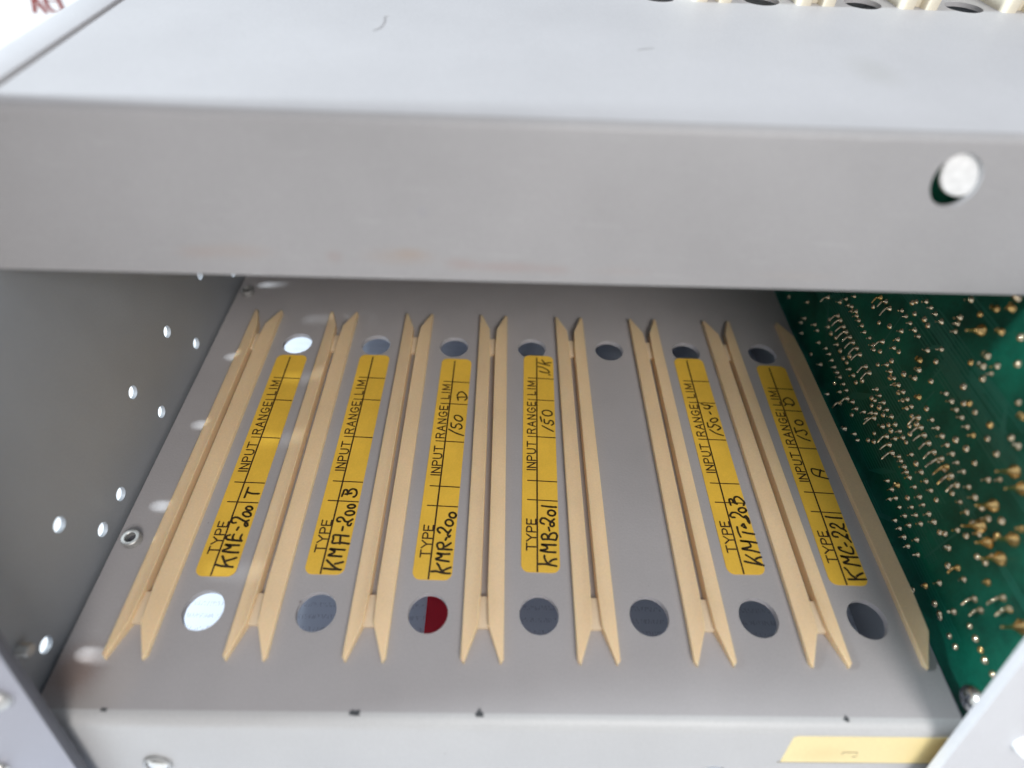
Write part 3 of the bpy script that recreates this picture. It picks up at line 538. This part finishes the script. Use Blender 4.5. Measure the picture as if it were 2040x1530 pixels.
# left edge at bottom, left edge at top, bottom y, name
LB = {1: (-81.15, -81.0, 7.85), 2: (-55.7, -54.95, 8.75), 3: (-30.05, -28.8, 7.85), 4: (-4.1, -2.65, 10.1), 5: (46.1, 46.05, 10.3), 6: (70.5, 72.4, 8.1)}
LT = {1: 'yellow label with one handwritten letter T, beside the leftmost guide',
 2: 'yellow label with a handwritten B and empty range box', 3: 'yellow label with handwritten 150 and D, behind the half red hole',
 4: 'yellow label with handwritten 150 and VK, left of the bare strip', 5: 'yellow label with handwritten 150-4, right of the bare strip',
 6: 'yellow label with handwritten A, 150 and D, nearest the circuit board'}
LW, LL, LR = 9.45, 72.8, 1.9
LOW = {1: 0, 2: 0, 3: 6, 4: 0, 5: 0, 6: 6}
for k, (xb, xt, yb) in LB.items():
    e = empty('card_label', (xb, yb, 0), LT[k], 'label', 'yellow labels between the guides')
    ang = -math.atan((xt-xb)/LL); ca, sa = math.cos(ang), math.sin(ang)
    f = lambda x, y: (x*ca-y*sa, x*sa+y*ca)
    out = []
    for cx, cy, a0 in ((LW-LR, LR, -90), (LW-LR, LL-LR, 0), (LR, LL-LR, 90), (LR, LR, 180)):
        for j in range(7):
            a = math.radians(a0+15*j); out.append(f(cx+LR*math.cos(a), cy+LR*math.sin(a)))
    bm = bmesh.new(); add_sheet(bm, out, [], lambda a, b, t: (a, b, .18-t), .17)
    build('sticker', bm, M['label'], e)
    bm = bmesh.new(); z = .20
    add_stroke(bm, [f(3.95, .05), f(4.15, LL-.9)], .42, z, cap=False)
    for yy in (19.7, 25.6, 40.3, 54.1, 62.9): add_stroke(bm, [f(1.35, yy+.1), f(LW-.05, yy-.1)], .32, z+.006, cap=False)
    build('ruled_lines', bm, M['ink'], e)
    bm = bmesh.new(); z = .21
    set_word(bm, 'TYPE', 5.6, 14.1, 3.62, 2.3, z, .38, f)
    set_word(bm, 'INPUT', 29.1, 38.6, 3.62, 2.3, z, .38, f)
    set_word(bm, 'RANGE', 41.5, 53.2, 3.62, 2.3, z, .38, f)
    set_word(bm, 'LIM', 56.1, 61.6, 3.62, 2.3, z, .38, f)
    build('printed_lettering', bm, M['ink'], e)
    z = .25
    for sel in (lambda y: y < 25, lambda y: 25 <= y < 60-LOW[k], lambda y: y >= 60-LOW[k]):
        bm = bmesh.new()
        for i, (wd, pts) in enumerate(HAND[k]):
            if not sel(sum(p[1] for p in pts)/len(pts)-yb): continue
            pts = smooth_path([(x-xb, y-yb) for x, y in pts])
            add_stroke(bm, pts, wd*1.1, z+.0015*i, jitter=.10)
        if bm.verts: build('handwriting', bm, M['pen'], e)
        else: bm.free()

# cream tape on the lower flange
e = empty('tape_label', low(52.4, -2.7, 0), 'cream yellowed tape label on the lower front flange', 'label')
tp = lambda a, b, h: (a, LEAN*b-h, b)
bm = bmesh.new(); add_sheet(bm, [(0, -9.3), (38, -9.3), (38, 0), (1.2, 0), (.3, -.5)], [], lambda a, b, t: (a, LEAN*b-.16+t, b), .14)
build('tape', bm, M['cream'], e)
bm = bmesh.new()
for st in FLMARK: add_stroke(bm, [(x-52.4, z+2.7) for x, z in st], .28, .19, tp)
build('printed_mark', bm, M['pencil'], e)
bm = bmesh.new(); add_stroke(bm, [(-.6, -9.55), (12, -9.7), (26, -9.5), (34, -9.6)], .35, .05, tp, jitter=.5); build('dirt_line', bm, M['pencil'], e)

# ------------------------------------------------------------------ circuit board
XB = 92.0
board = empty('circuit_board', (XB, 0, 0), 'green circuit board on edge at right, covered in solder joints', 'circuit board')
bm = bmesh.new(); outer = [(-21.0, -5), (150, -5), (150, 70), (45.5, 70), (44, 64.8), (14, 64.8), (-4, 57)]
add_sheet(bm, outer, [], lambda a, b, t: (t, a, b), 1.6); build('board', bm, M['pcb'], board)
bm = bmesh.new(); rnd = random.Random(21)
fb = lambda a, b, h: (-h, a, b)
li = 0
for i in range(26):                                   # bundles of parallel tracks running front to back
    y0 = rnd.uniform(-18, 60); z0 = rnd.uniform(-2, 56); n_ = rnd.randint(2, 6); l1 = rnd.uniform(8, 40); l2 = rnd.uniform(5, 40)
    up = rnd.choice([-1, 1, 0]); jog = rnd.uniform(2, 7)*up
    for q in range(n_):
        z = z0+q*.95; y = y0+q*.5*up
        pts = [(y, z), (y+l1, z), (y+l1+abs(jog), z+jog), (y+l1+abs(jog)+l2, z+jog)]
        for a, b in zip(pts, pts[1:]):
            if max(a[1], b[1]) > 60 or min(a[1], b[1]) < -4 or max(a[0], b[0]) > 140 or (a[0]-b[0])**2+(a[1]-b[1])**2 < .01: continue
            add_stroke(bm, [a, b], .38, .015+.0002*li, fb); li += 1
for i in range(14):
    y = rnd.uniform(-16, 100); z = rnd.uniform(0, 40)
    add_stroke(bm, [(y, z), (y, z+rnd.uniform(5, 16))], .5, .05+.0002*i, fb)
build('copper_traces', bm, M['trace'], board)
def joint(bm, t, y, z, rnd):
    o = Vector((0, y, z)); k = rnd.uniform(.85, 1.15)
    T = Matrix.Translation(o) @ PX
    if t == 'd': add_lathe(bm, [(0, .55*k), (.32, .5*k), (.6*k, .28), (.8*k, .04), (.8*k, -.05)], T, 12)
    elif t == 's':
        add_lathe(bm, [(.25, .9*k), (.34, .5), (.55, .2), (.72*k, .03), (.72*k, -.05)], T, 12)
        add_tube(bm, [o+Vector((-.4, 0, 0)), o+Vector((-1.2*k, rnd.uniform(-.2, .2), rnd.uniform(-.35, .1)))], [.26, .22], 7)
    elif t in 'lu':
        add_lathe(bm, [(.30, 1.1), (.42, .6), (.62, .25), (.85, .03), (.85, -.05)], T, 12)
        s = -1 if t == 'l' else .9
        a = rnd.uniform(.8, 1.2)
        add_tube(bm, [o+Vector((-.5, 0, 0)), o+Vector((-1.1, 0, .15*s)), o+Vector((-1.6*k, -.3, .9*s*a)), o+Vector((-1.9*k, -.5, 1.7*s*a))], [.34, .33, .3, .24], 8)
    elif t == 'c':
        add_lathe(bm, [(0, 3.6*k), (.2, 3.55*k), (.28, 3.3*k), (.34, 2.2), (.55, 1.4), (.95, .75), (1.25, .35), (1.4*k, .03), (1.4*k, -.05)], T, 16)
rnd = random.Random(5)
for t, y, z in JOINTS[:100]:
    bm = bmesh.new(); joint(bm, t, y, z, rnd)
    build('solder_joint', bm, M['gold_solder' if t == 'c' or rnd.random() < .25 else 'solder'], board, angle=60)
bm = bmesh.new()
for t, y, z in JOINTS[100:]: joint(bm, t, y, z, rnd)
for r_ in range(9):                                  # further rows of tiny joints
    y = rnd.uniform(0, 70); z = rnd.uniform(4, 45)
    for q in range(rnd.randint(4, 9)):
        yy = y+q*2.54; zz = z+q*rnd.uniform(-.05, .05)
        if all(abs(yy-a)+abs(zz-b) > 1.6 for _, a, b in JOINTS): joint(bm, rnd.choice('ssd'), yy, zz, rnd)
o = build('solder_joints', bm, M['solder'], board, angle=60); o['kind'] = 'stuff'

# ------------------------------------------------------------------ things seen past the chassis
e = empty('white_carton', (-300, 300, -38), 'white surface with red brown lettering beyond the top left corner', 'carton')
bm = bmesh.new(); add_box(bm, -150, 120, -150, 330, 0, 78, .6); build('carton_top', bm, M['carton'], e)
bm = bmesh.new()
for i, st in enumerate(REDMARK): add_stroke(bm, [(x+300, y-300) for x, y in st], 1.7, 78.12+.03*i)
build('red_lettering', bm, M['red_ink'], e)
bm = bmesh.new(); add_box(bm, -130, 100, -60, 190, 0, .3)
tag(build('printed_sheet', bm, M['news'], None, (0, 0, -37.98)), 'grey printed sheet lying under the tray, seen through its round holes', 'sheet')
bm = bmesh.new(); add_box(bm, -30.2, -14, -20, 40, 0, .4)
tag(build('red_card', bm, M['red_card'], None, (0, 0, -37.6)), 'red card seen through the third front hole of the tray', 'card')

def lint(pts, label):
    bm = bmesh.new(); add_tube(bm, smooth_path([(x, y, ZU+.1) for x, y in pts], 6), .05, 6)
    tag(build('lint_hair', bm, M['steel_dull']), label, 'lint')
lint([(-38.1, 85.9), (-36.9, 88.2), (-36.7, 92.3), (-37.1, 94.6), (-36.2, 95.3)], 'curled grey hair lying on the upper tray')
lint([(16.2, 80.2), (18, 80.9), (19.7, 81.3)], 'short straight grey hair lying on the middle of the upper tray')
